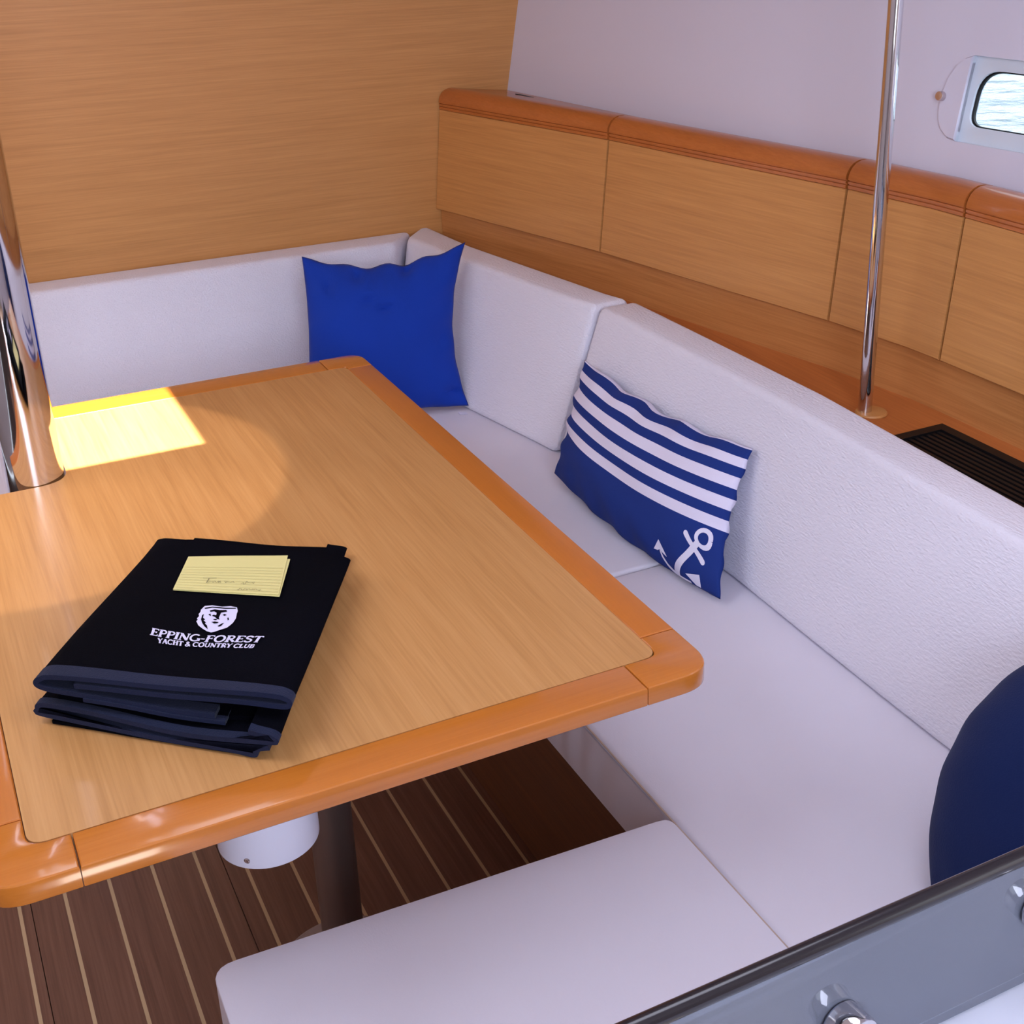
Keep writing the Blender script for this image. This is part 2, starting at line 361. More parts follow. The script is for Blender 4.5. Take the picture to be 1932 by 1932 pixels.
# window: sunk frame with a round-cornered opening, glass, curtain track and catch
def HV(a, h, n=0.0): return HW(a-0.003, h-0.0355, n)
win = thing('window_1', None, None, HV(1.6, 0.18)); tag(win, kind='structure')
def window():
    outer = [(WA0+0.0005, WH0+0.0005), (WA1, WH0+0.0005), (WA1, WH1-0.0005), (WA0+0.0005, WH1-0.0005)]
    inn = round_poly([(1.446, 0.1385), (1.905, 0.1385), (1.905, 0.2355), (1.446, 0.2355)], [0.024, 0.024, 0.05, 0.05], 8)
    # reveal slopes slightly back to the opening; ring built by projecting each inner point to the outer rectangle
    c = Vector((1.6755, 0.187)); O = []
    for p in inn:
        d = Vector(p)-c; s = min(((WA1-WA0)/2)/max(abs(d.x), 1e-6), ((WH1-WH0)/2)/max(abs(d.y), 1e-6)); O.append(Vector((1.683, (WH0+WH1)/2))+Vector((d.x*s, d.y*s)))
    # snap corners
    for q in outer:
        j = min(range(len(O)), key=lambda k: (O[k]-Vector(q)).length); O[j] = Vector(q)
    rings = [([HV(p[0], p[1], 0.0005) for p in O]), ([HV(p[0], p[1], -0.007) for p in O]), ([HV(p[0], p[1], -0.011) for p in inn]), ([HV(p[0], p[1], -0.030) for p in inn])]
    loft('window_frame', rings, M['reveal'], win, caps=False, smooth=True, sharp=20)
    seal_in = [HV(c.x+(p[0]-c.x)*0.988, c.y+(p[1]-c.y)*0.955, -0.018) for p in inn]
    loft('seal', [[HV(p[0], p[1], -0.016) for p in inn], seal_in, [HV(c.x+(p[0]-c.x)*0.988, c.y+(p[1]-c.y)*0.955, -0.024) for p in inn]], M['black'], win, caps=False)
    V = [HV(c.x+(p[0]-c.x)*1.0, c.y+(p[1]-c.y)*1.0, k) for k in (-0.022, -0.025) for p in inn]; n = len(inn)
    mesh_obj('pane', V, [tuple(range(n)), tuple(range(2*n-1, n-1, -1))]+[(i, (i+1) % n, n+(i+1) % n, n+i) for i in range(n)], M['glass'], win)
    # clear half-round end plate, a hair proud of the liner
    arc = [(1.436, 0.2565), (1.422, 0.252), (1.406, 0.238), (1.393, 0.215), (1.388, 0.19), (1.387, 0.165), (1.391, 0.142), (1.402, 0.124), (1.418, 0.113), (1.436, 0.110)]
    arc = round_poly(arc, [0]+[0.008]*8+[0], 3)
    V = [HV(p[0], p[1], 0.0002) for p in arc]+[HV(1.436+(p[0]-1.436)*0.94, 0.183+(p[1]-0.183)*0.95, 0.0065) for p in arc]; n = len(arc)
    mesh_obj('end_plate', V, [tuple(range(n, 2*n))]+[(i, (i+1) % n, n+(i+1) % n, n+i) for i in range(n)], M['white'], win)
    k = lathe('catch_knob', [(0.0075, 0.0), (0.0085, 0.004), (0.0085, 0.012), (0.0075, 0.0145), (0.0, 0.0148)], HV(1.392, 0.182, 0.002), nv_, M['steel'], win, 24)
    k['label'] = 'small steel catch knob'
window()
sea = mesh_obj('sea_water', [(1.9, -40, -0.55), (90, -40, -0.55), (90, 60, -0.55), (1.9, 60, -0.55)], [(0, 1, 2, 3)], M['water'])
tag(sea, 'bright glittering water seen through the small side window', 'water', kind='stuff')

# ------------------------------------------------------------------ lockers along the hull side
Bt = [(3.21, 1.239), (2.602, 1.401), (2.235, 1.473), (1.934, 1.536), (1.74, 1.562), (1.641, 1.566), (1.3, 1.569), (0.6, 1.572)]
def bx(y): return interp(Bt, y)
def hullx(y, z=1.07): return 1.456+0.143*(3.206-y)+0.18*(z-1.065)
def backx(y, z=1.07): return min(hullx(y, z)-0.002, 1.668+0.004*(1.79-y))
def stations(y1, y0, n=8):
    ys = [y1+(y0-y1)*i/n for i in range(n+1)]
    for k in (1.74,):
        if y0 < k < y1: ys += [k, k+0.03, k-0.03]
    return sorted(set(y for y in ys if y0 <= y <= y1), reverse=True)
joints = [3.203, 2.605, 1.937, 1.660, 0.75]
labels = ['short wooden locker at the corner with the forward wooden bulkhead', 'longest wooden locker in the row, behind the striped anchor pillow', 'narrow kinked wooden locker crossed by the thin steel pole', 'wooden locker just below the porthole at the photo right edge', None]
for i in range(4):
    y1 = joints[i]-(0.0028 if i else 0.0); y0 = joints[i+1]+0.0028
    ys = stations(y1, y0)
    t = thing('side_locker', labels[i], 'locker', (bx((y0+y1)/2)+0.08, (y0+y1)/2, 0.79), 'wooden lockers along the hull side')
    def prof(y, pts):
        b = bx(y); return [(b+d if not isinstance(d, str) else backx(y, z)-0.002, y, z) for d, z in pts]
    dpts = [(0.0, 0.79), (0.0015, 0.7885), (0.016, 0.7885), (0.04, 1.0385), (0.026, 1.0385), (0.0245, 1.037)]
    secs = [prof(y, dpts) for y in ys]
    loft('door', secs, M['door'], t, sharp=30)
    npts = [(0.0255, 1.0392), (0.0240, 1.0405), (0.0240, 1.0462), (0.0268, 1.0470), (0.0268, 1.0482), (0.0238, 1.0490), (0.0238, 1.0535), (0.0268, 1.0543), (0.0268, 1.0553), (0.0235, 1.0562), (0.0240, 1.063), (0.0268, 1.071), (0.032, 1.079), (0.040, 1.0855), (0.051, 1.0895), (0.064, 1.090), (0.085, 1.086), ('b', 1.072), ('b', 1.060), (0.05, 1.0392)]
    secs = [prof(y, npts) for y in ys]
    loft('nosing', secs, M['nosing'], t, sharp=45)
    bpts = [(0.03, 0.80), (0.052, 1.037), ('b', 1.037), ('b', 0.80)]
    loft('carcass', [prof(min(y+0.0028, 3.203) if k == 0 else (y-0.0028 if k == len(ys)-1 else y), bpts) for k, y in enumerate(ys)], M['dark'], t)
    for (sy, sx) in {0: [(3.06, 1.437)], 1: [(2.355, 1.561)]}.get(i, []):
        h = boxes('finger_slot', [(sx-0.006, sx+0.006, sy-0.032, sy+0.032, 1.0745 if i == 0 else 1.072, 1.0775 if i == 0 else 1.0755)], M['black'], t)
        for v in h.data.vertices:   # follow the curve of the rail
            v.co.x += -(v.co.y+t.location.y-sy)*0.14
            v.co.z += -(v.co.x+t.location.x-sx)*0.10

# lower recessed panel and shelf behind the backrests
sh = thing('side_shelf', 'varnished wooden shelf with a tall back panel behind the settee backrest', 'shelf', (1.5, 1.8, 0.66))
PR = 0.0165
ys = sorted([3.203, 3.0, 2.8, 2.602, 2.4, 2.235, 2.1, 1.934, 1.78, 1.74, 1.70, 1.641, 1.3, 0.9, 0.66], reverse=True)
secs = [[(bx(y)+PR-0.003, y, 0.66), (bx(y)+PR-0.003, y, 0.7875), (bx(y)+PR+0.010, y, 0.7875), (bx(y)+PR+0.010, y, 0.66)] for y in ys]
loft('back_panel', secs, M['panel'], sh, sharp=30)
def backk(y): return interp([(3.198, 1.202), (2.42, 1.343), (2.37, 1.362), (1.738, 1.373), (1.231, 1.35), (0.3, 1.31)], y)
hole = (1.385, 1.541, 0.96, 1.611)      # vent cut-out
def shelf_top():
    V = []; F = []; cols = []
    ys2 = [3.203, 2.9, 2.602, 2.42, 2.37, 2.235, 2.1, 1.934, 1.78, 1.74, 1.70, 1.611, 1.3, 0.96, 0.7, 0.66]
    bm = bmesh.new()
    def quad(xa, xb, y, xc, xd, y2):
        for z in (0.689,):
            v = [bm.verts.new(p) for p in ((xa, y, z), (xb, y, z), (xd, y2, z), (xc, y2, z))]; bm.faces.new(v)
            w_ = [bm.verts.new(p) for p in ((xa, y, z-.02), (xb, y, z-.02), (xd, y2, z-.02), (xc, y2, z-.02))]; bm.faces.new(w_[::-1])
            bm.faces.new((v[0], v[3], w_[3], w_[0])); bm.faces.new((v[1], w_[1], w_[2], v[2]))
            bm.faces.new((v[0], w_[0], w_[1], v[1])); bm.faces.new((v[3], v[2], w_[2], w_[3]))
    for a, b in zip(ys2, ys2[1:]):
        fa = backk(a)+0.002; fb = backk(b)+0.002; ra = bx(a)+PR-0.003; rb = bx(b)+PR-0.003
        if a <= hole[3]+1e-6 and b >= hole[2]-1e-6:
            quad(fa, hole[0], a, fb, hole[0], b); quad(hole[1], ra, a, hole[1], rb, b)
        else: quad(fa, ra, a, fb, rb, b)
    return bm_out(bm, 'shelf_board', M['shelf'], sh)
shelf_top()
vt = thing('vent_grille', 'black slatted vent grille set flush in the wooden side shelf', 'vent', (1.463, 1.285, 0.669))
def vent():
    x0, x1, y0, y1 = hole; x0 += .001; x1 -= .001; y0 += .001; y1 -= .001; wd = 0.020
    boxes('frame', [(x0, x1, y1-wd, y1, 0.672, 0.6925), (x0, x1, y0, y0+wd, 0.672, 0.6925), (x0, x0+wd, y0+wd, y1-wd, 0.672, 0.6925), (x1-wd, x1, y0+wd, y1-wd, 0.672, 0.6925)], M['black'], vt)
    n = 9
    for k in range(n):
        x = x0+wd+(x1-x0-2*wd)*(k+0.5)/n
        boxes('slat', [(x-0.0035, x+0.0035, y0+wd, y1-wd, 0.676, 0.6895)], M['black'], vt)
    boxes('backing', [(x0+wd, x1-wd, y0+wd, y1-wd, 0.669, 0.672)], M['black'], vt)
vent()
pol = thing('grab_pole', 'thin polished steel pole standing on the side shelf in front of the lockers', 'pole', (1.460, 1.722, 0.689))
tube('shaft', [(1.460, 1.722, 0.694), (1.460, 1.722, 1.4), (1.460, 1.722, 1.928)], 0.0125, M['chrome'], pol, 28)
pf = lathe('flange', [(0.0, 0), (0.028, 0), (0.029, 0.002), (0.027, 0.005), (0.0, 0.005)], (1.468, 1.714, 0.689), (0, 0, 1), M['door'], pol, 32)
pf['label'] = 'round wood-toned foot plate'

# ------------------------------------------------------------------ settee: bases, seat cushions, backrests
ZS, ZC = 0.305, 0.42
def xb(y): return interp([(3.1, 1.03), (2.74, 1.094), (2.375, 1.165), (1.725, 1.188), (1.38, 1.177), (1.148, 1.174), (0.3, 1.15)], y)
sb = thing('settee_base', 'dark wooden base box under the white L-shaped settee', 'settee base', (1.0, 2.0, 0))
boxes('front_panel', [(0.765, 0.78, 0.66, 2.60, 0.001, ZS-0.001)], M['base_wood'], sb)
boxes('forward_panel', [(-0.9, 0.765, 2.63, 2.645, 0.001, ZS-0.001)], M['base_wood'], sb)
prism('top_board', [(0.78, 0.66), (1.30, 0.66), (1.30, 2.4), (1.19, 3.20), (-0.9, 3.20), (-0.9, 2.66), (0.78, 2.66)], ZS-0.016, ZS-0.001, M['base_wood'], sb, smooth=False)
bb = thing('storage_bench', 'wooden bench box under the white end bench cushion', 'bench', (0.45, 0.95, 0))
boxes('box', [(0.24, 0.745, 0.70, 1.14, 0.001, ZS-0.001)], M['base_wood'], bb)

def cushion(name, label, poly, radii, z0, z1, mat, bev=0.014, group='white seat cushions', piping=True, skip_x=None, pmat='piping'):
    t = thing(name, label, 'cushion', (sum(p[0] for p in poly)/len(poly), sum(p[1] for p in poly)/len(poly), z0), group)
    rp = round_poly(poly, radii, 5)
    prism('cover', rp, z0, z1, mat, t, bevel=bev, seg=4, sharp=80, skip_x=skip_x)
    if piping:
        # stitched seam runs round the top edge
        c = Vector((sum(p[0] for p in rp)/len(rp), sum(p[1] for p in rp)/len(rp)))
        for z, off in ((z1-bev*0.6, bev*0.12),):
            pts = []
            n = len(rp)
            for i, p in enumerate(rp):
                a = Vector(rp[i-1]); b = Vector(rp[(i+1) % n]); tt = (b-a).normalized(); nn = Vector((tt.y, -tt.x))
                if nn.dot(Vector(p)-c) < 0: nn = -nn
                q = Vector(p)-nn*off; pts.append((q.x, q.y, z))
            pts.append(pts[0]); pts.append(pts[1])
            tube('piping', pts, 0.0016, M[pmat], t, 6)
    return t
ysn = [0.66, 1.148, 1.38, 1.725, 1.842]
near = [(0.757, 0.66)]+[(xb(y)+0.06, y) for y in ysn]+[(0.757, 1.842)]
cushion('seat_cushion', 'long white seat cushion in front of the striped anchor pillow, nearest part of the settee', near, [0.02, 0.02, 0, 0, 0, 0.012, 0.02], ZS, ZC, M['seat'], bev=0.009, pmat='piping_tan')
ysf = [1.847, 2.375, 2.74, 3.10]
far = [(0.757, 1.847)]+[(xb(y)+0.05, y) for y in ysf]+[(0.757, 3.10)]
cushion('seat_cushion', 'white corner seat cushion under the royal blue pillow', far, [0.02, 0.012, 0, 0, 0.02, 0.02], ZS, ZC, M['seat'])
cushion('seat_cushion', 'white seat cushion along the bulkhead behind the table', [(-0.85, 2.62), (0.752, 2.62), (0.752, 3.10), (-0.85, 3.10)], 0.02, ZS, ZC, M['seat'])
cushion('bench_cushion', 'white end bench cushion with rounded edge in the foreground, near the table pedestal', [(0.142, 0.72), (0.7535, 0.72), (0.7535, 1.222), (0.147, 1.247)], [0.03, 0, 0.02, 0.028], ZS, ZC+0.001, M['seat'], bev=0.028, piping=False, skip_x=0.74)

# boxing wrinkles on the settee front read as soft vertical folds
def boxing():
    t = [o for o in bpy.data.objects if o.name == 'seat_cushion'][0]
    V = []; F = []; ny, nz = 140, 6
    for i in range(ny+1):
        y = 1.24+(1.825-1.24)*i/ny
        for j in range(nz+1):
            z = ZS+0.004+(ZC-0.013-ZS)*j/nz; k = math.sin(PI*j/nz)
            x = 0.7555-0.0065*k*(0.5+0.5*math.sin(y*70+1.6*math.sin(y*17)+(z-ZS)*30))*(0.6+0.4*math.sin(y*9))
            V.append((x, y, z))
    for i in range(ny):
        for j in range(nz): q = i*(nz+1)+j; F.append((q, q+1, q+nz+2, q+nz+1))
    o = mesh_obj('boxing_strip', V, F, M['boxing'], t, smooth='all'); o['label'] = 'creased pinkish front band'
boxing()

def rsec(fb, ft, bt, bb_, r=0.019):
    return round_poly([fb, ft, bt, bb_], [0.012, r, r*0.8, 0.004], 6)
def side_back(name, label, ys, mitre=False):
    secs = []
    for y in ys:
        xk = backk(y); f0 = xb(y)+0.001
        s2 = rsec((f0, ZC+0.0012), (xk-0.088, 0.742), (xk, 0.742), (xk-0.03, ZC+0.0012))
        if mitre and y == ys[0]: secs.append([(x, YB-0.185+(x-1.03)*1.18, z) for x, z in s2])
        else: secs.append([(x, y, z) for x, z in s2])
    secs = inset_ends(secs, 0.016, 4)
    t = thing(name, label, 'backrest cushion', (1.25, sum(ys)/len(ys), ZC), 'white settee backrests')
    loft('cover', secs, M['back'], t, sharp=70)
    # stitched seams along the top band
    for du, nm in ((-0.088+0.012, 'seam'),):
        tube('seam', [(backk(y)-0.088+0.017, y, 0.7413) for y in ys[1:-1]], 0.0012, M['back'], t, 6)
    return t
side_back('backrest_cushion', 'far white side backrest touching the right edge of the royal blue pillow', [3.10, 2.98, 2.85, 2.7, 2.55, 2.45, 2.385], True)
side_back('backrest_cushion', 'long white side backrest behind the striped anchor pillow', [2.372, 2.25, 2.1, 1.9, 1.725, 1.5, 1.3, 1.148, 0.9, 0.66])
def bulk_back():
    prof = rsec((3.022, ZC+0.0012), (3.105, 0.742), (3.200, 0.742), (3.200, ZC+0.0012))
    secs = []
    for x in (-0.85, -0.4, 0.0, 0.4, 0.8, 1.0):
        secs.append([(x, y, z) for y, z in prof])
    secs.append([(1.0225+(y-3.022)*0.80, y, z) for y, z in prof])
    secs = inset_ends(secs, 0.014, 4)
    t = thing('backrest_cushion', 'white backrest cushion against the wooden bulkhead, behind the table', 'backrest cushion', (0.1, 3.1, ZC), 'white settee backrests')
    loft('cover', secs, M['back'], t, sharp=70)
bulk_back()

# ------------------------------------------------------------------ table
TZ = 0.70
tb = thing('saloon_table', 'wooden saloon table with orange varnished rim on a round pedestal', 'table', (0.393, 1.6, 0.0))
XI0, XI1, YI0, YI1 = -0.012, 0.720, 1.197, 2.397
XO0, XO1, YO0, YO1 = -0.060, 0.769, 1.140, 2.462
NX, NY = 0.1585, 2.1015
TH = 0.027
prism('table_panel', round_poly([(XI0+.0006, YI0+.0006), (XI1-.0006, YI0+.0006), (XI1-.0006, YI1-.0006), (NX, YI1-.0006), (NX, NY), (XI0+.0006, NY)], [0.020, 0.020, 0.020, 0.0, 0.050, 0.0], 10), TZ-TH+.003, TZ-0.0008, M['table'], tb, sharp=20)
g = 0.0005
cx1, cy0 = 0.672, 1.242; cx0 = 0.030; cy1 = 2.385; fx1 = 0.684; ly0 = 1.245
def rail(poly, radii, mat, nm='edge_rail'): return prism(nm, round_poly(poly, radii, 10), TZ-TH, TZ, mat, tb, bevel=0.0035, seg=3, sharp=25)
rail([(cx0+g, YO0), (cx1-g, YO0), (cx1-g, YI0), (cx0+g, YI0)], 0, M['trimx'])
rail([(XI1, cy0+g), (XO1, cy0+g), (XO1, cy1-g), (XI1, cy1-g)], 0, M['trim'])
rail([(NX, YI1), (fx1-g, YI1), (fx1-g, YO1), (NX, YO1)], 0, M['trimx'])
rail([(XO0, ly0+g), (XI0, ly0+g), (XI0, NY), (XO0, NY)], 0, M['trim'])
def corner(sx, sy, X0, X1, Y0, Y1, px, py, mat):
    # L-shaped block: outer corner rounded 0.075, inner corner rounded 0.030; sx, sy point outwards
    xo, xi = (X1, X0) if sx > 0 else (X0, X1); yo, yi = (Y1, Y0) if sy > 0 else (Y0, Y1)
    poly = [(px, yo), (xo, yo), (xo, py), (xi, py), (xi, yi), (px, yi)]
    rail(poly, [0, 0.078, 0, 0, 0.020, 0], mat, 'corner_block')
corner(1, -1, XI1, XO1, YO0, YI0, cx1+g, cy0-g, M['trimx'])
corner(-1, -1, XO0, XI0, YO0, YI0, cx0-g, ly0-g, M['trimx'])
corner(1, 1, XI1, XO1, YI1, YO1, fx1+g, cy1+g, M['trimx'])
lathe('pedestal', [(0.032, 0.010), (0.032, 0.665), (0.05, 0.668), (0.05, TZ-TH+.003)], (0.393, 1.6, 0), (0, 0, 1), M['pedestal'], tb, 48)
lathe('base_plate', [(0.0, 0.001), (0.107, 0.001), (0.107, 0.004), (0.100, 0.009), (0.045, 0.013), (0.0, 0.013)], (0.393, 1.6, 0), (0, 0, 1), M['plate'], tb, 56)
hs = lathe('drop_leaf_housing', [(0.0, 0.500), (0.060, 0.500), (0.0615, 0.5015), (0.0615, TZ-TH+.003)], (0.252, 1.345, 0), (0, 0, 1), M['housing'], tb, 56)
hs['label'] = 'white round housing under the tabletop'
dirn = Vector((-0.62, -0.78, 0)).normalized()
lathe('screw', [(0.0, 0), (0.0038, 0), (0.0038, 0.001), (0.002, 0.0018), (0.0, 0.0012)], Vector((0.252, 1.345, 0.513))+dirn*0.0610, dirn, M['steel'], hs, 14)

# mast post in the notch of the table
mp_ = thing('mast_post', 'thick mirror-polished steel post rising beside the far left table corner', 'post', (0.110, 2.150, 0.0))
lathe('post', [(0.046, 0.004), (0.046, 0.2), (0.046, 0.8), (0.046, 1.4), (0.046, 1.928)], (0.110, 2.150, 0), (0, 0, 1), M['chrome'], mp_, 96)
lathe('foot_ring', [(0.0, 0.0005), (0.058, 0.0005), (0.058, 0.012), (0.0465, 0.012), (0.0465, 0.0)], (0.110, 2.150, 0), (0, 0, 1), M['steel'], mp_, 48)

# ------------------------------------------------------------------ pillows
class Pillow:
    def __init__(s, bl, br, tr, tl, front, back, pu=0.07, pv=0.07, power=0.55, seed=1, wr=0.0018, ears=None, sag=0.0, dents=()):
        s.dents = dents
        s.c = [Vector(p) for p in (bl, br, tr, tl)]; s.front = front; s.back = back; s.pu = pu; s.pv = pv; s.pw = power
        s.n = ((s.c[1]-s.c[0]).cross(s.c[3]-s.c[0])).normalized(); s.rnd = random.Random(seed); s.wr = wr; s.sag = sag
        s.ph = [s.rnd.uniform(0, 6.28) for _ in range(12)]; s.side = ears or {}
    def P(s, u, v, side=1, off=0.0):
        a = 2*u-1; b = 2*v-1
        pl = s.side.get('l', s.pu); pr_ = s.side.get('r', s.pu); pt = s.side.get('t', s.pv); pb = s.side.get('b', s.pv)
        kb = (1-b*b); ka = (1-a*a)
        uu = u + (pl*kb*(1-u) - pr_*kb*u)
        ripple = s.wr*(1.6 if v > 0.5 else 0.4)*math.sin(a*13+s.ph[0])*ka
        vv = v + (pb*ka*(1-v) - pt*ka*v)
        c = s.c; p = (c[0]*(1-uu)+c[1]*uu)*(1-vv)+(c[3]*(1-uu)+c[2]*uu)*vv
        e = max(0.0, (1-a**4)*(1-b**4))
        t = (max(0.0, (1-a*a))*max(0.0, (1-b*b)))**s.pw
        t = 0.75*t+0.25*e
        if abs(a) >= 1 or abs(b) >= 1: t = 0
        h = (s.front if side > 0 else -s.back)*t
        if side > 0:
            for du, dv_, su, sv, dp in s.dents: h -= dp*math.exp(-((u-du)/su)**2-((v-dv_)/sv)**2)
        wv = s.wr*(math.sin(a*17+s.ph[1]+b*3)*abs(b)**3*ka*2.2+math.sin(b*15+s.ph[2]-a*4)*abs(a)**3*kb*2.0+0.9*math.sin(a*5+b*7+s.ph[3])*ka*kb + 0.6*math.sin(a*9-b*6+s.ph[4])*ka*kb)
        return p + s.n*(h+(wv if side > 0 else 0)+off) + (c[3]-c[0]).normalized()*(ripple*abs(b)**4)
    def mesh(s, name, mat, parent, N=44):
        V = []; F = []; UV = []; idx = {}
        for side in (1, -1):
            for i in range(N+1):
                for j in range(N+1):
                    edge = i in (0, N) or j in (0, N)
                    key = (i, j, 0 if edge else side)
                    if key in idx: continue
                    u = 0.5-0.5*math.cos(PI*i/N); v = 0.5-0.5*math.cos(PI*j/N)
                    u = 0.5*u+0.5*i/N; v = 0.5*v+0.5*j/N
                    idx[key] = len(V); V.append(s.P(u, v, side)); UV.append((u, v))
        def I(i, j, side): return idx[(i, j, 0 if (i in (0, N) or j in (0, N)) else side)]
        for side in (1, -1):
            for i in range(N):
                for j in range(N):
                    q = (I(i, j, side), I(i+1, j, side), I(i+1, j+1, side), I(i, j+1, side)); F.append(q if side > 0 else q[::-1])
        return mesh_obj(name, V, F, mat, parent, smooth='all', uvs=UV)
def strip_on(fn, pts, widths, n_sub=10, closed=False):
    """flat ribbon following points in a surface's own (u,v); fn maps (u,v)->3D"""
    pts = [Vector(p) for p in pts]; dense = []; wd = []
    for i in range(len(pts)-1):
        for k in range(n_sub):
            q = k/n_sub; dense.append(pts[i]*(1-q)+pts[i+1]*q); wd.append(widths[i]*(1-q)+widths[i+1]*q)
    dense.append(pts[-1]); wd.append(widths[-1])
    V = []; F = []
    for i, p in enumerate(dense):
        t = (dense[min(i+1, len(dense)-1)]-dense[max(i-1, 0)])
        if t.length < 1e-9: t = Vector((1, 0))
        t.normalize(); nn = Vector((-t.y, t.x))*wd[i]/2
        V += [fn(*(p-nn)), fn(*p), fn(*(p+nn))]
    for i in range(len(dense)-1):
        for k in range(2): F.append((3*i+k, 3*i+k+1, 3*i+k+4, 3*i+k+3))
    return V, F
def fan_on(fn, poly, rings=5):
    c = Vector((sum(p[0] for p in poly)/len(poly), sum(p[1] for p in poly)/len(poly))); V = [fn(*c)]; F = []; n = len(poly)
    for r in range(1, rings+1):
        for p in poly: V.append(fn(*(c+(Vector(p)-c)*r/rings)))
    for i in range(n): F.append((0, 1+i, 1+(i+1) % n))
    for r in range(rings-1):
        for i in range(n):
            a = 1+r*n+i; b = 1+r*n+(i+1) % n; F.append((a, b, b+n, a+n))
    return V, F
def merge(parts):
    V = []; F = []
    for v, f in parts:
        n = len(V); V += v; F += [tuple(i+n for i in q) for q in f]
    return V, F

t = thing('throw_pillow', 'square royal blue pillow leaning in the corner of the settee', 'pillow', (0.95, 2.80, ZC), 'throw pillows on the settee')
pb = Pillow((0.735, 2.80, 0.432), (1.104, 2.715, 0.433), (1.166, 2.835, 0.792), (0.798, 2.925, 0.788), 0.062, 0.035, seed=3, wr=0.0034, ears={'l': 0.03, 'r': 0.09, 't': 0.10, 'b': 0.02}, dents=[(0.40, 0.76, 0.055, 0.022, 0.0171), (0.51, 0.70, 0.06, 0.026, 0.0190), (0.14, 0.84, 0.03, 0.045, 0.0114), (0.33, 0.93, 0.03, 0.05, 0.0190), (0.64, 0.95, 0.03, 0.03, 0.0152), (0.93, 0.10, 0.05, 0.02, 0.0152), (0.90, 0.42, 0.03, 0.03, 0.0076)])
pb.mesh('cover', M['blue'], t)
tagm = mesh_obj('care_label', [(1.074, 2.712, 0.4225), (1.092, 2.707, 0.4225), (1.092, 2.693, 0.4215), (1.074, 2.698, 0.4215), (1.074, 2.712, 0.4232), (1.092, 2.707, 0.4232), (1.092, 2.693, 0.4222), (1.074, 2.698, 0.4222)], box_data(0, 1, 0, 1, 0, 1)[1], M['print_white'], t)
tagm['label'] = 'tiny white care label at the lower corner'

t = thing('lumbar_pillow', 'oblong navy pillow with white stripes and a white anchor print', 'pillow', (1.12, 1.97, ZC), 'throw pillows on the settee')
pa = Pillow((1.095, 2.245, 0.446), (1.118, 1.655, 0.436), (1.243, 1.752, 0.655), (1.208, 2.318, 0.652), 0.060, 0.028, seed=5, wr=0.0028, ears={'l': 0.015, 'r': 0.035, 't': 0.075, 'b': -0.07})
PAF = 1
pa.mesh('cover', M['stripes'], t, 52)
def anchor():
    fn = lambda u, v: pa.P(min(max(u, 0.004), 0.996), min(max(v, 0.004), 0.996), PAF, 0.0012)
    parts = []
    A = 2.2   # pillow is wider than tall: work in (u*A, v) so that shapes stay true
    f2 = lambda x, y: fn(x/A, y)
    cx, cy = 0.945*A, 0.315
    # shank axis runs from the ring down to the crown
    crown = Vector((0.805*A, 0.015)); ring = Vector((cx, cy)); ax = (ring-crown).normalized(); px = Vector((ax.y, -ax.x))
    L = (ring-crown).length
    parts.append(strip_on(f2, [ring+Vector((math.cos(k*PI/10), math.sin(k*PI/10)))*0.055 for k in range(21)], [0.030]*21, 3))
    parts.append(strip_on(f2, [crown+ax*(L-0.055), crown+ax*(L*0.5), crown], [0.036, 0.040, 0.048], 12))
    bc = crown+ax*(L*0.74)
    parts.append(strip_on(f2, [bc-px*0.092, bc+px*0.092], [0.040, 0.040], 12))
    for e in (-1, 1):
        c = bc+px*0.092*e; parts.append(fan_on(f2, [c+Vector((math.cos(a*PI/8), math.sin(a*PI/8)))*0.020 for a in range(16)], 2))
    # left arm with fluke
    l1 = [(0.805*A, 0.012), (0.785*A, 0.014), (0.765*A, 0.036), (0.752*A, 0.075), (0.748*A, 0.11)]
    parts.append(strip_on(f2, l1, [0.030, 0.030, 0.026, 0.022, 0.016], 6))
    parts.append(fan_on(f2, [(0.716*A, 0.095), (0.748*A, 0.175), (0.778*A, 0.090), (0.756*A, 0.102), (0.746*A, 0.115), (0.734*A, 0.100)], 3))
    # right arm, mostly turned under the lower seam
    parts.append(strip_on(f2, [(0.805*A, 0.010), (0.83*A, 0.008), (0.875*A, 0.010)], [0.026, 0.016, 0.012], 6))
    parts.append(fan_on(f2, [(0.862*A, 0.050), (0.925*A, 0.085), (0.915*A, 0.008), (0.895*A, 0.008)], 3))
    V, F = merge(parts)
    o = mesh_obj('anchor_print', V, F, M['print_white'], t, smooth='all'); o['label'] = 'white printed anchor'
anchor()

t = thing('throw_pillow', 'big dark navy pillow at the right edge behind the smoked screen', 'pillow', (1.08, 0.86, ZC), 'throw pillows on the settee')
pn = Pillow((0.945, 0.925, 0.440), (1.01, 0.67, 0.440), (1.19, 0.67, 0.70), (1.175, 0.985, 0.690), 0.085, 0.05, seed=9, wr=0.0012, power=0.45, ears={'l': -0.22, 'r': 0.0, 't': -0.05, 'b': -0.02})
pn.mesh('cover', M['navy'], t)

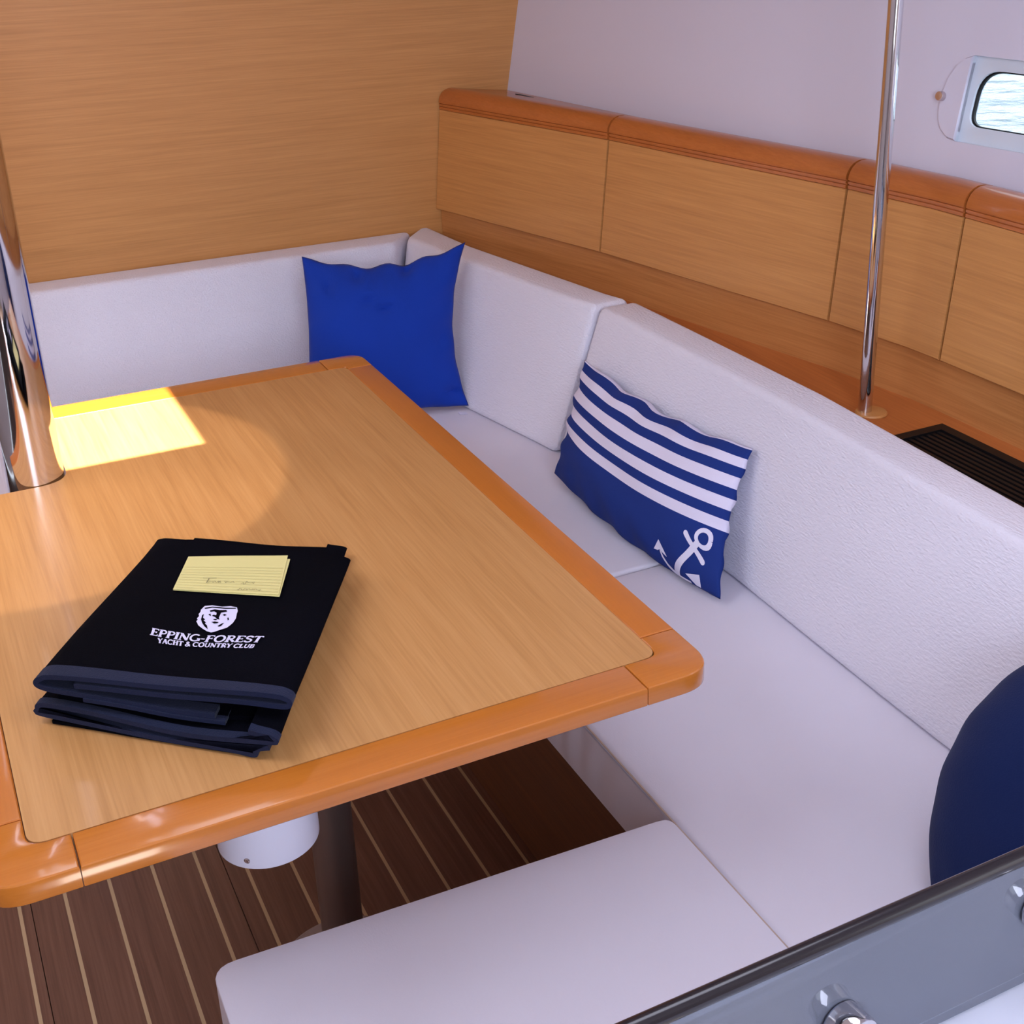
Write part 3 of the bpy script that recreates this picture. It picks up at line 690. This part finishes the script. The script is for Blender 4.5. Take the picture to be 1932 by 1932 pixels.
# ------------------------------------------------------------------ folded towel with embroidery, note on top
TO = Vector((0.045, 1.425, TZ)); TW = Vector((0.2275, -0.195, 0)); TL_ = Vector((0.175, 0.300, 0))
tw = thing('folded_towel', 'folded black and navy hand towel embroidered with a white lion crest', 'towel', (0.24, 1.48, TZ))
def T3(s, l, z): return TO+TW*s+TL_*l+Vector((0, 0, z))
def hscale(l): return 1.0-0.47*max(0.0, min(1.0, l))
def topz(s, l): return 0.0675*hscale(l)+0.0015*math.sin(7*s+3*l)
def fold(name, path, mat, hw, l0, l1, thick=0.0042, skew=(0.0, 0.0), far=(0.0, 0.0), nar=(0.0, 0.05)):
    """a layer of cloth: path of (s,h) points, swept from the near end (l0) to the far end (l1)"""
    pts = [Vector(p) for p in path]; dense = []
    for i in range(len(pts)-1):        # catmull-rom
        p0 = pts[max(i-1, 0)]; p1 = pts[i]; p2 = pts[i+1]; p3 = pts[min(i+2, len(pts)-1)]
        for k in range(6):
            q = k/6; dense.append(0.5*((2*p1)+(p2-p0)*q+(2*p0-5*p1+4*p2-p3)*q*q+(3*p1-p0-3*p2+p3)*q**3))
    dense.append(pts[-1])
    loop = []; n = len(dense)
    sc = 0.30     # s is about 0.30 m long, h is metres
    norms = []
    for i in range(n):
        t_ = dense[min(i+1, n-1)]-dense[max(i-1, 0)]; t_ = Vector((t_.x*sc, t_.y)).normalized(); norms.append(Vector((-t_.y/sc, t_.x)))
    for sgn, rng in ((1, range(n)), (-1, range(n-1, -1, -1))):
        for i in rng: loop.append(dense[i]+norms[i]*sgn*thick/2)
    def section(l, k=1.0):
        out = []
        for p in loop:
            nl = (skew[0]+(skew[1]-skew[0])*p.x)*(1 if l < 0.5 else 0) if True else 0
            h = max(0.0006, p.y*hscale(l)+0.0006*math.sin(9*p.x+6*l))
            fl_ = (far[0]+(far[1]-far[0])*p.x)*max(0.0, (l-0.6)/0.4)
            out.append(T3(p.x+(nar[0]-nar[1]*p.x)*max(0.0, l), l+nl*max(0, 1-2*max(l-l0, 0)/0.4)+fl_, h))
        return out
    L = [l0+(l1-l0)*q for q in (0, 0.035, 0.12, 0.25, 0.4, 0.55, 0.7, 0.85, 0.965, 1)]
    secs = [section(l) for l in L]
    return loft(name, secs, mat, tw, caps=True, smooth=True, sharp=70)
hw = 0.06
sk = (-0.065, -0.005); skb = (-0.055, -0.090)
# upper bundle: top layer turns under at both long sides
up_path = [(0.70, 0.0330), (0.45, 0.0375), (0.2, 0.0450), (0.05, 0.0500), (-0.005, 0.0560), (0.015, 0.0640), (0.10, 0.0675), (0.5, 0.0665), (0.9, 0.0660), (0.985, 0.0630), (1.0, 0.0565), (0.965, 0.0525), (0.80, 0.0545), (0.5, 0.0560), (0.15, 0.0575)]
fold('top_fold', up_path, M['terry'], hw, 0.0, 1.075, 0.0050, sk)
fold('inner_fold', [(0.06, 0.0440), (0.2, 0.0400), (0.45, 0.0320), (0.74, 0.0270)], M['terry'], hw, 0.02, 1.06, 0.0035, sk)
low_path = [(0.855, 0.0345), (0.885, 0.0325), (0.95, 0.0300), (0.93, 0.0240), (0.6, 0.0175), (0.2, 0.0250), (0.0, 0.0265), (-0.03, 0.0190), (0.0, 0.0130), (0.4, 0.0070), (0.75, 0.0060), (0.865, 0.0040), (0.875, 0.0115), (0.93, 0.0170)]
fold('bottom_fold', low_path, M['terry'], hw, 0.0, 1.19, 0.0050, skb, (0.0, 0.045), (0.075, 0.15))
fold('bottom_fold', [(0.02, 0.0030), (0.3, 0.0028), (0.6, 0.0028), (0.85, 0.0028)], M['terry'], hw, 0.0, 1.195, 0.0042, skb, (0.0, 0.045), (0.075, 0.15))
fold('bottom_fold', [(0.05, 0.0335), (0.3, 0.0305), (0.6, 0.0240), (0.90, 0.0260)], M['terry'], hw, 0.03, 1.185, 0.0060, sk, (0.0, 0.045), (0.075, 0.15))
# navy woven hems at the near end
def hem(path, l0=-0.004, l1=0.055, th=0.0058, k=None):
    o = fold('hem', path, M['hem'], hw, l0, l1, th, k or sk); o['label'] = 'navy woven hem'; return o
def hemc(path, w=0.05, th=0.0060): return hem(path, -0.006, w, th)
hemc(up_path[:], 0.045, 0.0062)
hem(low_path, -0.006, 0.02, 0.0062, skb)
h_ = hem([(0.18, 0.0410), (0.35, 0.0370), (0.55, 0.0300), (0.74, 0.0262)], -0.012, 0.05, 0.0046)

def emb3(s, l, off=0.0):
    return T3(s, l+(sk[0]+(sk[1]-sk[0])*s)*max(0, 1-2*l/0.4)*(1 if l < 0.5 else 0)*0, topz0(s, l)+off)
def topz0(s, l):
    # height of the swept top layer's outer face
    tab = [(-0.005, 0.0560), (0.015, 0.0640), (0.10, 0.0675), (0.5, 0.0665), (0.9, 0.0660), (0.985, 0.0630)]
    return (interp(tab, s)+0.0028)*hscale(l)+0.0010
# the cloth is sheared slightly by sk near the end; text sits past it
LION = {
'outline': [(0.4572,0.5212),(0.4867,0.5322),(0.5309,0.5309),(0.5661,0.5429),(0.5956,0.538),(0.6091,0.5121),(0.6131,0.4883),(0.6222,0.4552),(0.6226,0.4175),(0.6172,0.396),(0.611,0.3766),(0.5875,0.3532),(0.5714,0.3354),(0.5605,0.3293),(0.5414,0.3341),(0.5163,0.3491),(0.4884,0.3704),(0.4785,0.3854),(0.469,0.3972),(0.47,0.4111),(0.4625,0.4199),(0.465,0.4378),(0.4566,0.4536),(0.4574,0.4713),(0.4526,0.4881),(0.4551,0.5064)],
'cuts': [[(0.462,0.5042),(0.4912,0.5208),(0.5495,0.5238),(0.5936,0.5326),(0.5954,0.5258),(0.5525,0.5158),(0.4943,0.5128),(0.4688,0.497)],
 [(0.4918,0.4888),(0.5105,0.5018),(0.5345,0.5009),(0.5597,0.5073),(0.5683,0.4948),(0.5536,0.487),(0.5458,0.4819),(0.5516,0.4411),(0.5602,0.429),(0.5481,0.4301),(0.5328,0.4443),(0.5171,0.4496),(0.5211,0.4594),(0.5333,0.4583),(0.528,0.4769),(0.5127,0.4859),(0.4999,0.4784)],
 [(0.4751,0.4468),(0.4785,0.4579),(0.4865,0.4282),(0.5006,0.4172),(0.496,0.4094),(0.5131,0.3957),(0.5102,0.3883),(0.5254,0.3744),(0.5401,0.3471),(0.5172,0.366),(0.4982,0.3893),(0.4833,0.4137)],
 [(0.5329,0.4044),(0.5458,0.4111),(0.5639,0.4092),(0.5617,0.3999),(0.5484,0.3945)],
 [(0.5575,0.4667),(0.5641,0.475),(0.5756,0.4703),(0.5698,0.46)], [(0.5319,0.4268),(0.5474,0.432),(0.5477,0.4211),(0.538,0.4212)],
 [(0.586,0.448),(0.5902,0.4523),(0.5981,0.4366),(0.5951,0.4291)], [(0.5695,0.3798),(0.5802,0.4022),(0.5879,0.4072),(0.5838,0.3826),(0.5773,0.3746)],
 [(0.498,0.4583),(0.505,0.4653),(0.5145,0.4463),(0.5042,0.4526)]]}
def poly_mesh(poly, off):
    """filled polygon, ear-clipped by mathutils"""
    from mathutils.geometry import tessellate_polygon
    pv = [Vector((p[0], p[1], 0)) for p in poly]
    return [emb3(p[0], p[1], off) for p in poly], [tuple(f) for f in tessellate_polygon([pv])]
V, F = poly_mesh(LION['outline'], 0.0008)
lo = mesh_obj('lion_crest', V, F, M['thread'], tw, smooth=False); lo['label'] = 'white embroidered lion head'
V, F = merge([poly_mesh(c, 0.0012) for c in LION['cuts']])
mesh_obj('crest_detail', V, F, M['terry'], lo)

# serifed capitals drawn as thick and thin strokes on a unit-high grid
TK, TN, SF = 0.17, 0.085, 0.07
def arc(cx, cy, rx, ry, a0, a1, n=12): return [(cx+rx*math.cos(math.radians(a0+(a1-a0)*i/n)), cy+ry*math.sin(math.radians(a0+(a1-a0)*i/n))) for i in range(n+1)]
def stem(x): return [([(x, 0), (x, 1)], TK), ([(x-0.17, 0.03), (x+0.17, 0.03)], SF), ([(x-0.17, 0.97), (x+0.17, 0.97)], SF)]
GL = {
'E': (0.72, stem(0.18)+[([(0.18, 0.96), (0.62, 0.96), (0.64, 0.80)], TN), ([(0.18, 0.52), (0.50, 0.52)], TN), ([(0.50, 0.62), (0.50, 0.42)], SF), ([(0.18, 0.04), (0.62, 0.04), (0.67, 0.22)], TN)]),
'F': (0.68, stem(0.18)+[([(0.18, 0.96), (0.60, 0.96), (0.62, 0.80)], TN), ([(0.18, 0.52), (0.50, 0.52)], TN), ([(0.50, 0.62), (0.50, 0.42)], SF)]),
'P': (0.70, stem(0.18)+[([(0.18, 0.96)]+arc(0.38, 0.72, 0.24, 0.24, 90, -90)+[(0.18, 0.48)], 0.11)]),
'R': (0.80, stem(0.18)+[([(0.18, 0.96)]+arc(0.38, 0.73, 0.23, 0.23, 90, -90)+[(0.18, 0.50)], 0.11), ([(0.36, 0.50), (0.74, 0.03)], TK*0.95)]),
'I': (0.38, stem(0.19)),
'N': (0.90, [([(0.16, 0), (0.16, 1)], TN), ([(0.74, 0), (0.74, 1)], TN), ([(0.14, 0.97), (0.74, 0.03)], TK), ([(0.03, 0.03), (0.29, 0.03)], SF), ([(0.61, 0.97), (0.87, 0.97)], SF), ([(0.02, 0.97), (0.2, 0.97)], SF)]),
'G': (0.92, [(arc(0.46, 0.5, 0.38, 0.47, 50, 330, 20), 0.13), ([(0.79, 0.42), (0.79, 0.06)], TK), ([(0.62, 0.42), (0.92, 0.42)], SF)]),
'C': (0.86, [(arc(0.46, 0.5, 0.38, 0.47, 45, 318, 20), 0.13), ([(0.76, 0.98), (0.76, 0.72)], SF)]),
'O': (0.94, [(arc(0.46, 0.5, 0.37, 0.47, 0, 360, 24), 0.14)]),
'S': (0.66, [([(0.56, 0.76)]+arc(0.33, 0.74, 0.22, 0.22, 20, 250, 10)+arc(0.33, 0.27, 0.24, 0.24, 70, -160, 10), 0.13), ([(0.57, 0.95), (0.57, 0.74)], SF), ([(0.09, 0.28), (0.09, 0.04)], SF)]),
'T': (0.78, [([(0.38, 0), (0.38, 1)], TK), ([(0.06, 0.80), (0.08, 0.96), (0.68, 0.96), (0.70, 0.80)], TN), ([(0.21, 0.03), (0.55, 0.03)], SF)]),
'-': (0.40, [([(0.05, 0.42), (0.34, 0.42)], 0.11)]),
'Y': (0.80, [([(0.10, 0.97), (0.40, 0.48), (0.40, 0)], TK), ([(0.70, 0.97), (0.40, 0.48)], TN), ([(-0.02, 0.97), (0.24, 0.97)], SF), ([(0.58, 0.97), (0.82, 0.97)], SF), ([(0.24, 0.03), (0.56, 0.03)], SF)]),
'A': (0.84, [([(0.10, 0), (0.40, 1)], TN), ([(0.40, 1), (0.72, 0)], TK), ([(0.2, 0.34), (0.60, 0.34)], TN), ([(0.0, 0.03), (0.22, 0.03)], SF), ([(0.58, 0.03), (0.86, 0.03)], SF)]),
'H': (0.88, stem(0.18)+stem(0.68)+[([(0.18, 0.52), (0.68, 0.52)], TN)]),
'&': (0.90, [([(0.82, 0.02), (0.26, 0.68)]+arc(0.38, 0.78, 0.16, 0.17, 200, -60, 10)+[(0.16, 0.36)]+arc(0.34, 0.24, 0.24, 0.22, 160, 300, 8)+[(0.72, 0.46)], 0.12)]),
'U': (0.88, [([(0.18, 0.97), (0.18, 0.35)]+arc(0.44, 0.32, 0.26, 0.27, 180, 360, 10)+[(0.70, 0.97)], 0.12), ([(0.04, 0.97), (0.32, 0.97)], SF), ([(0.58, 0.97), (0.82, 0.97)], SF)]),
'L': (0.68, stem(0.18)+[([(0.18, 0.04), (0.58, 0.04), (0.63, 0.24)], TN)]),
'B': (0.78, stem(0.18)+[([(0.18, 0.96)]+arc(0.38, 0.75, 0.2, 0.21, 90, -90)+[(0.18, 0.54)], 0.10), ([(0.18, 0.54)]+arc(0.40, 0.29, 0.24, 0.25, 90, -90)+[(0.18, 0.04)], 0.11)]),
' ': (0.30, []),
}
def word(text, base, top_l, bold=1.0):
    """base: list of baseline points (s,l) left to right; top_l: (ds,dl) from baseline to cap line at both ends"""
    tot = sum(GL[ch][0] for ch in text); parts = []; x = 0
    bt = [(i/(len(base)-1), p) for i, p in enumerate(base)]
    # parameterise the baseline by length
    Ls = [0]
    for a, b in zip(base, base[1:]): Ls.append(Ls[-1]+(Vector(b)-Vector(a)).length)
    sx = [(l/Ls[-1], p[0]) for l, p in zip(Ls, base)]; sy = [(l/Ls[-1], p[1]) for l, p in zip(Ls, base)]
    def fn(gx, gy):
        q = gx/tot; b = Vector((interp(sx, q), interp(sy, q))); u = Vector(top_l[0])*(1-q)+Vector(top_l[1])*q
        r = b+u*gy; return emb3(r.x, r.y, 0.0010)
    for ch in text:
        wd, st = GL[ch]
        for pts, th in st:
            n = len(pts); parts.append(strip_on(fn, [(x+p[0], p[1]) for p in pts], [th*bold]*n, 3 if n < 6 else 1))
        x += wd
    V, F = merge(parts)
    return mesh_obj('embroidered_lettering', V, F, M['thread'], tw, smooth=False)
w1 = word('EPPING-FOREST', [(0.3242, 0.2599), (0.39, 0.2530), (0.4655, 0.2503), (0.5558, 0.2554), (0.6829, 0.2807), (0.7843, 0.2996)], ((-0.0123, 0.0500), (0.0035, 0.0470)), 1.35)
w1['label'] = 'white embroidered club name'
w2 = word('YACHT & COUNTRY CLUB', [(0.3787, 0.2106), (0.4898, 0.2105), (0.5894, 0.2227), (0.7702, 0.2549)], ((-0.012, 0.0330), (0.002, 0.0270)), 1.6)
w2['label'] = 'white embroidered second line'

# yellow note sheets lying on the towel
nt = thing('note_paper', 'small lined pale yellow note sheets with faint handwriting, lying on the towel', 'note', (0.29, 1.54, TZ+0.05))
def paper(name, q, z):
    bl, br, tr, tl = [Vector(p) for p in q]; n = 8; V = []; F = []
    for k in (0.0, 0.0006):
        for i in range(n+1):
            for j in range(n+1):
                u, v = i/n, j/n; p = (bl*(1-u)+br*u)*(1-v)+(tl*(1-u)+tr*u)*v
                V.append(emb3(p.x, p.y, z+k+0.0008*math.sin(PI*u)*v))
    m_ = (n+1)*(n+1)
    for i in range(n):
        for j in range(n):
            a = i*(n+1)+j; F.append((a, a+n+1, a+n+2, a+1)); F.append((m_+a, m_+a+1, m_+a+n+2, m_+a+n+1))
    def e(a, b): F.append((a, b, b+m_, a+m_))
    for i in range(n): e(i*(n+1), (i+1)*(n+1)); e((i+1)*(n+1)+n, i*(n+1)+n); e(i+1, i); e(n*(n+1)+i, n*(n+1)+i+1)
    return mesh_obj(name, V, F, M['paper'], nt)
Q1 = [(0.273, 0.614), (0.7467, 0.6579), (0.6881, 0.9933), (0.232, 0.905)]
Q2 = [(0.273, 0.6139), (0.740, 0.666), (0.6704, 1.0153), (0.2205, 0.911)]
paper('sheet', Q1, 0.0012); top_sheet = paper('sheet', Q2, 0.0024)
def onq(u, v, off=0.0038):
    bl, br, tr, tl = [Vector(p) for p in Q2]; p = (bl*(1-u)+br*u)*(1-v)+(tl*(1-u)+tr*u)*v
    return emb3(p.x, p.y, off+0.0008*math.sin(PI*u)*v)
V, F = merge([strip_on(onq, [(0.01, v), (0.99, v)], [0.006]*2, 10) for v in [0.05+0.075*k for k in range(9)]])
mesh_obj('ruled_lines', V, F, M['ruling'], nt)
def scribble(x0, x1, y, amp, seed):
    r = random.Random(seed); pts = []; x = x0
    while x < x1: pts.append((x, y+r.uniform(-amp, amp))); x += r.uniform(0.006, 0.014)
    return strip_on(onq, pts, [0.0045]*len(pts), 2)
V, F = merge([strip_on(onq, [(0.24, 0.33), (0.37, 0.345)], [0.007, 0.007], 4), strip_on(onq, [(0.30, 0.33), (0.29, 0.20)], [0.008]*2, 3), scribble(0.31, 0.43, 0.24, 0.035, 1), scribble(0.46, 0.56, 0.24, 0.03, 2), scribble(0.62, 0.75, 0.24, 0.045, 3), scribble(0.60, 0.82, 0.07, 0.035, 4)])
mesh_obj('handwriting', V, F, M['ink'], nt)

# ------------------------------------------------------------------ galley: bulkhead, counter, smoked screen
gb = thing('galley_divider', 'white half-height galley divider behind the smoked screen, lower right', 'divider', (0.9, 0.62, 0))
boxes('panel', [(0.15, 1.6, 0.608, 0.64, 0.001, 0.775)], M['galley'], gb, 0.002)
ct = thing('galley_counter', 'bright white galley counter at the lower right corner', 'counter', (0.9, 0.3, 0))
boxes('worktop', [(0.45, 1.6, 0.05, 0.600, 0.66, 0.70)], M['counter'], ct, 0.004)
boxes('front', [(0.47, 1.6, 0.08, 0.585, 0.001, 0.66)], M['galley'], ct)
sc_ = thing('splash_screen', 'smoked clear screen with a dark rubber top edge, across the lower right corner', 'screen', (0.9, 0.595, 0.703))
boxes('panel', [(0.18, 1.58, 0.592, 0.600, 0.703, 0.838)], M['acrylic'], sc_, 0.001)
tube('edge_trim', [(0.17, 0.596, 0.842), (0.6, 0.596, 0.8445), (1.58, 0.596, 0.848)], 0.0072, M['rubber'], sc_, 20)
for (x, z, r) in ((0.521, 0.764, 0.0185), (0.722, 0.790, 0.0185)):
    lathe('standoff', [(0.0, 0.0), (r*0.9, 0.0), (r, 0.002), (r, 0.022), (r*0.94, 0.0245), (0.0, 0.0250)], (x, 0.5915, z), (0.12, -1, 0.0), M['chrome'], sc_, 40)

for o in bpy.data.objects:
    if '_org' in o.keys(): del o['_org']
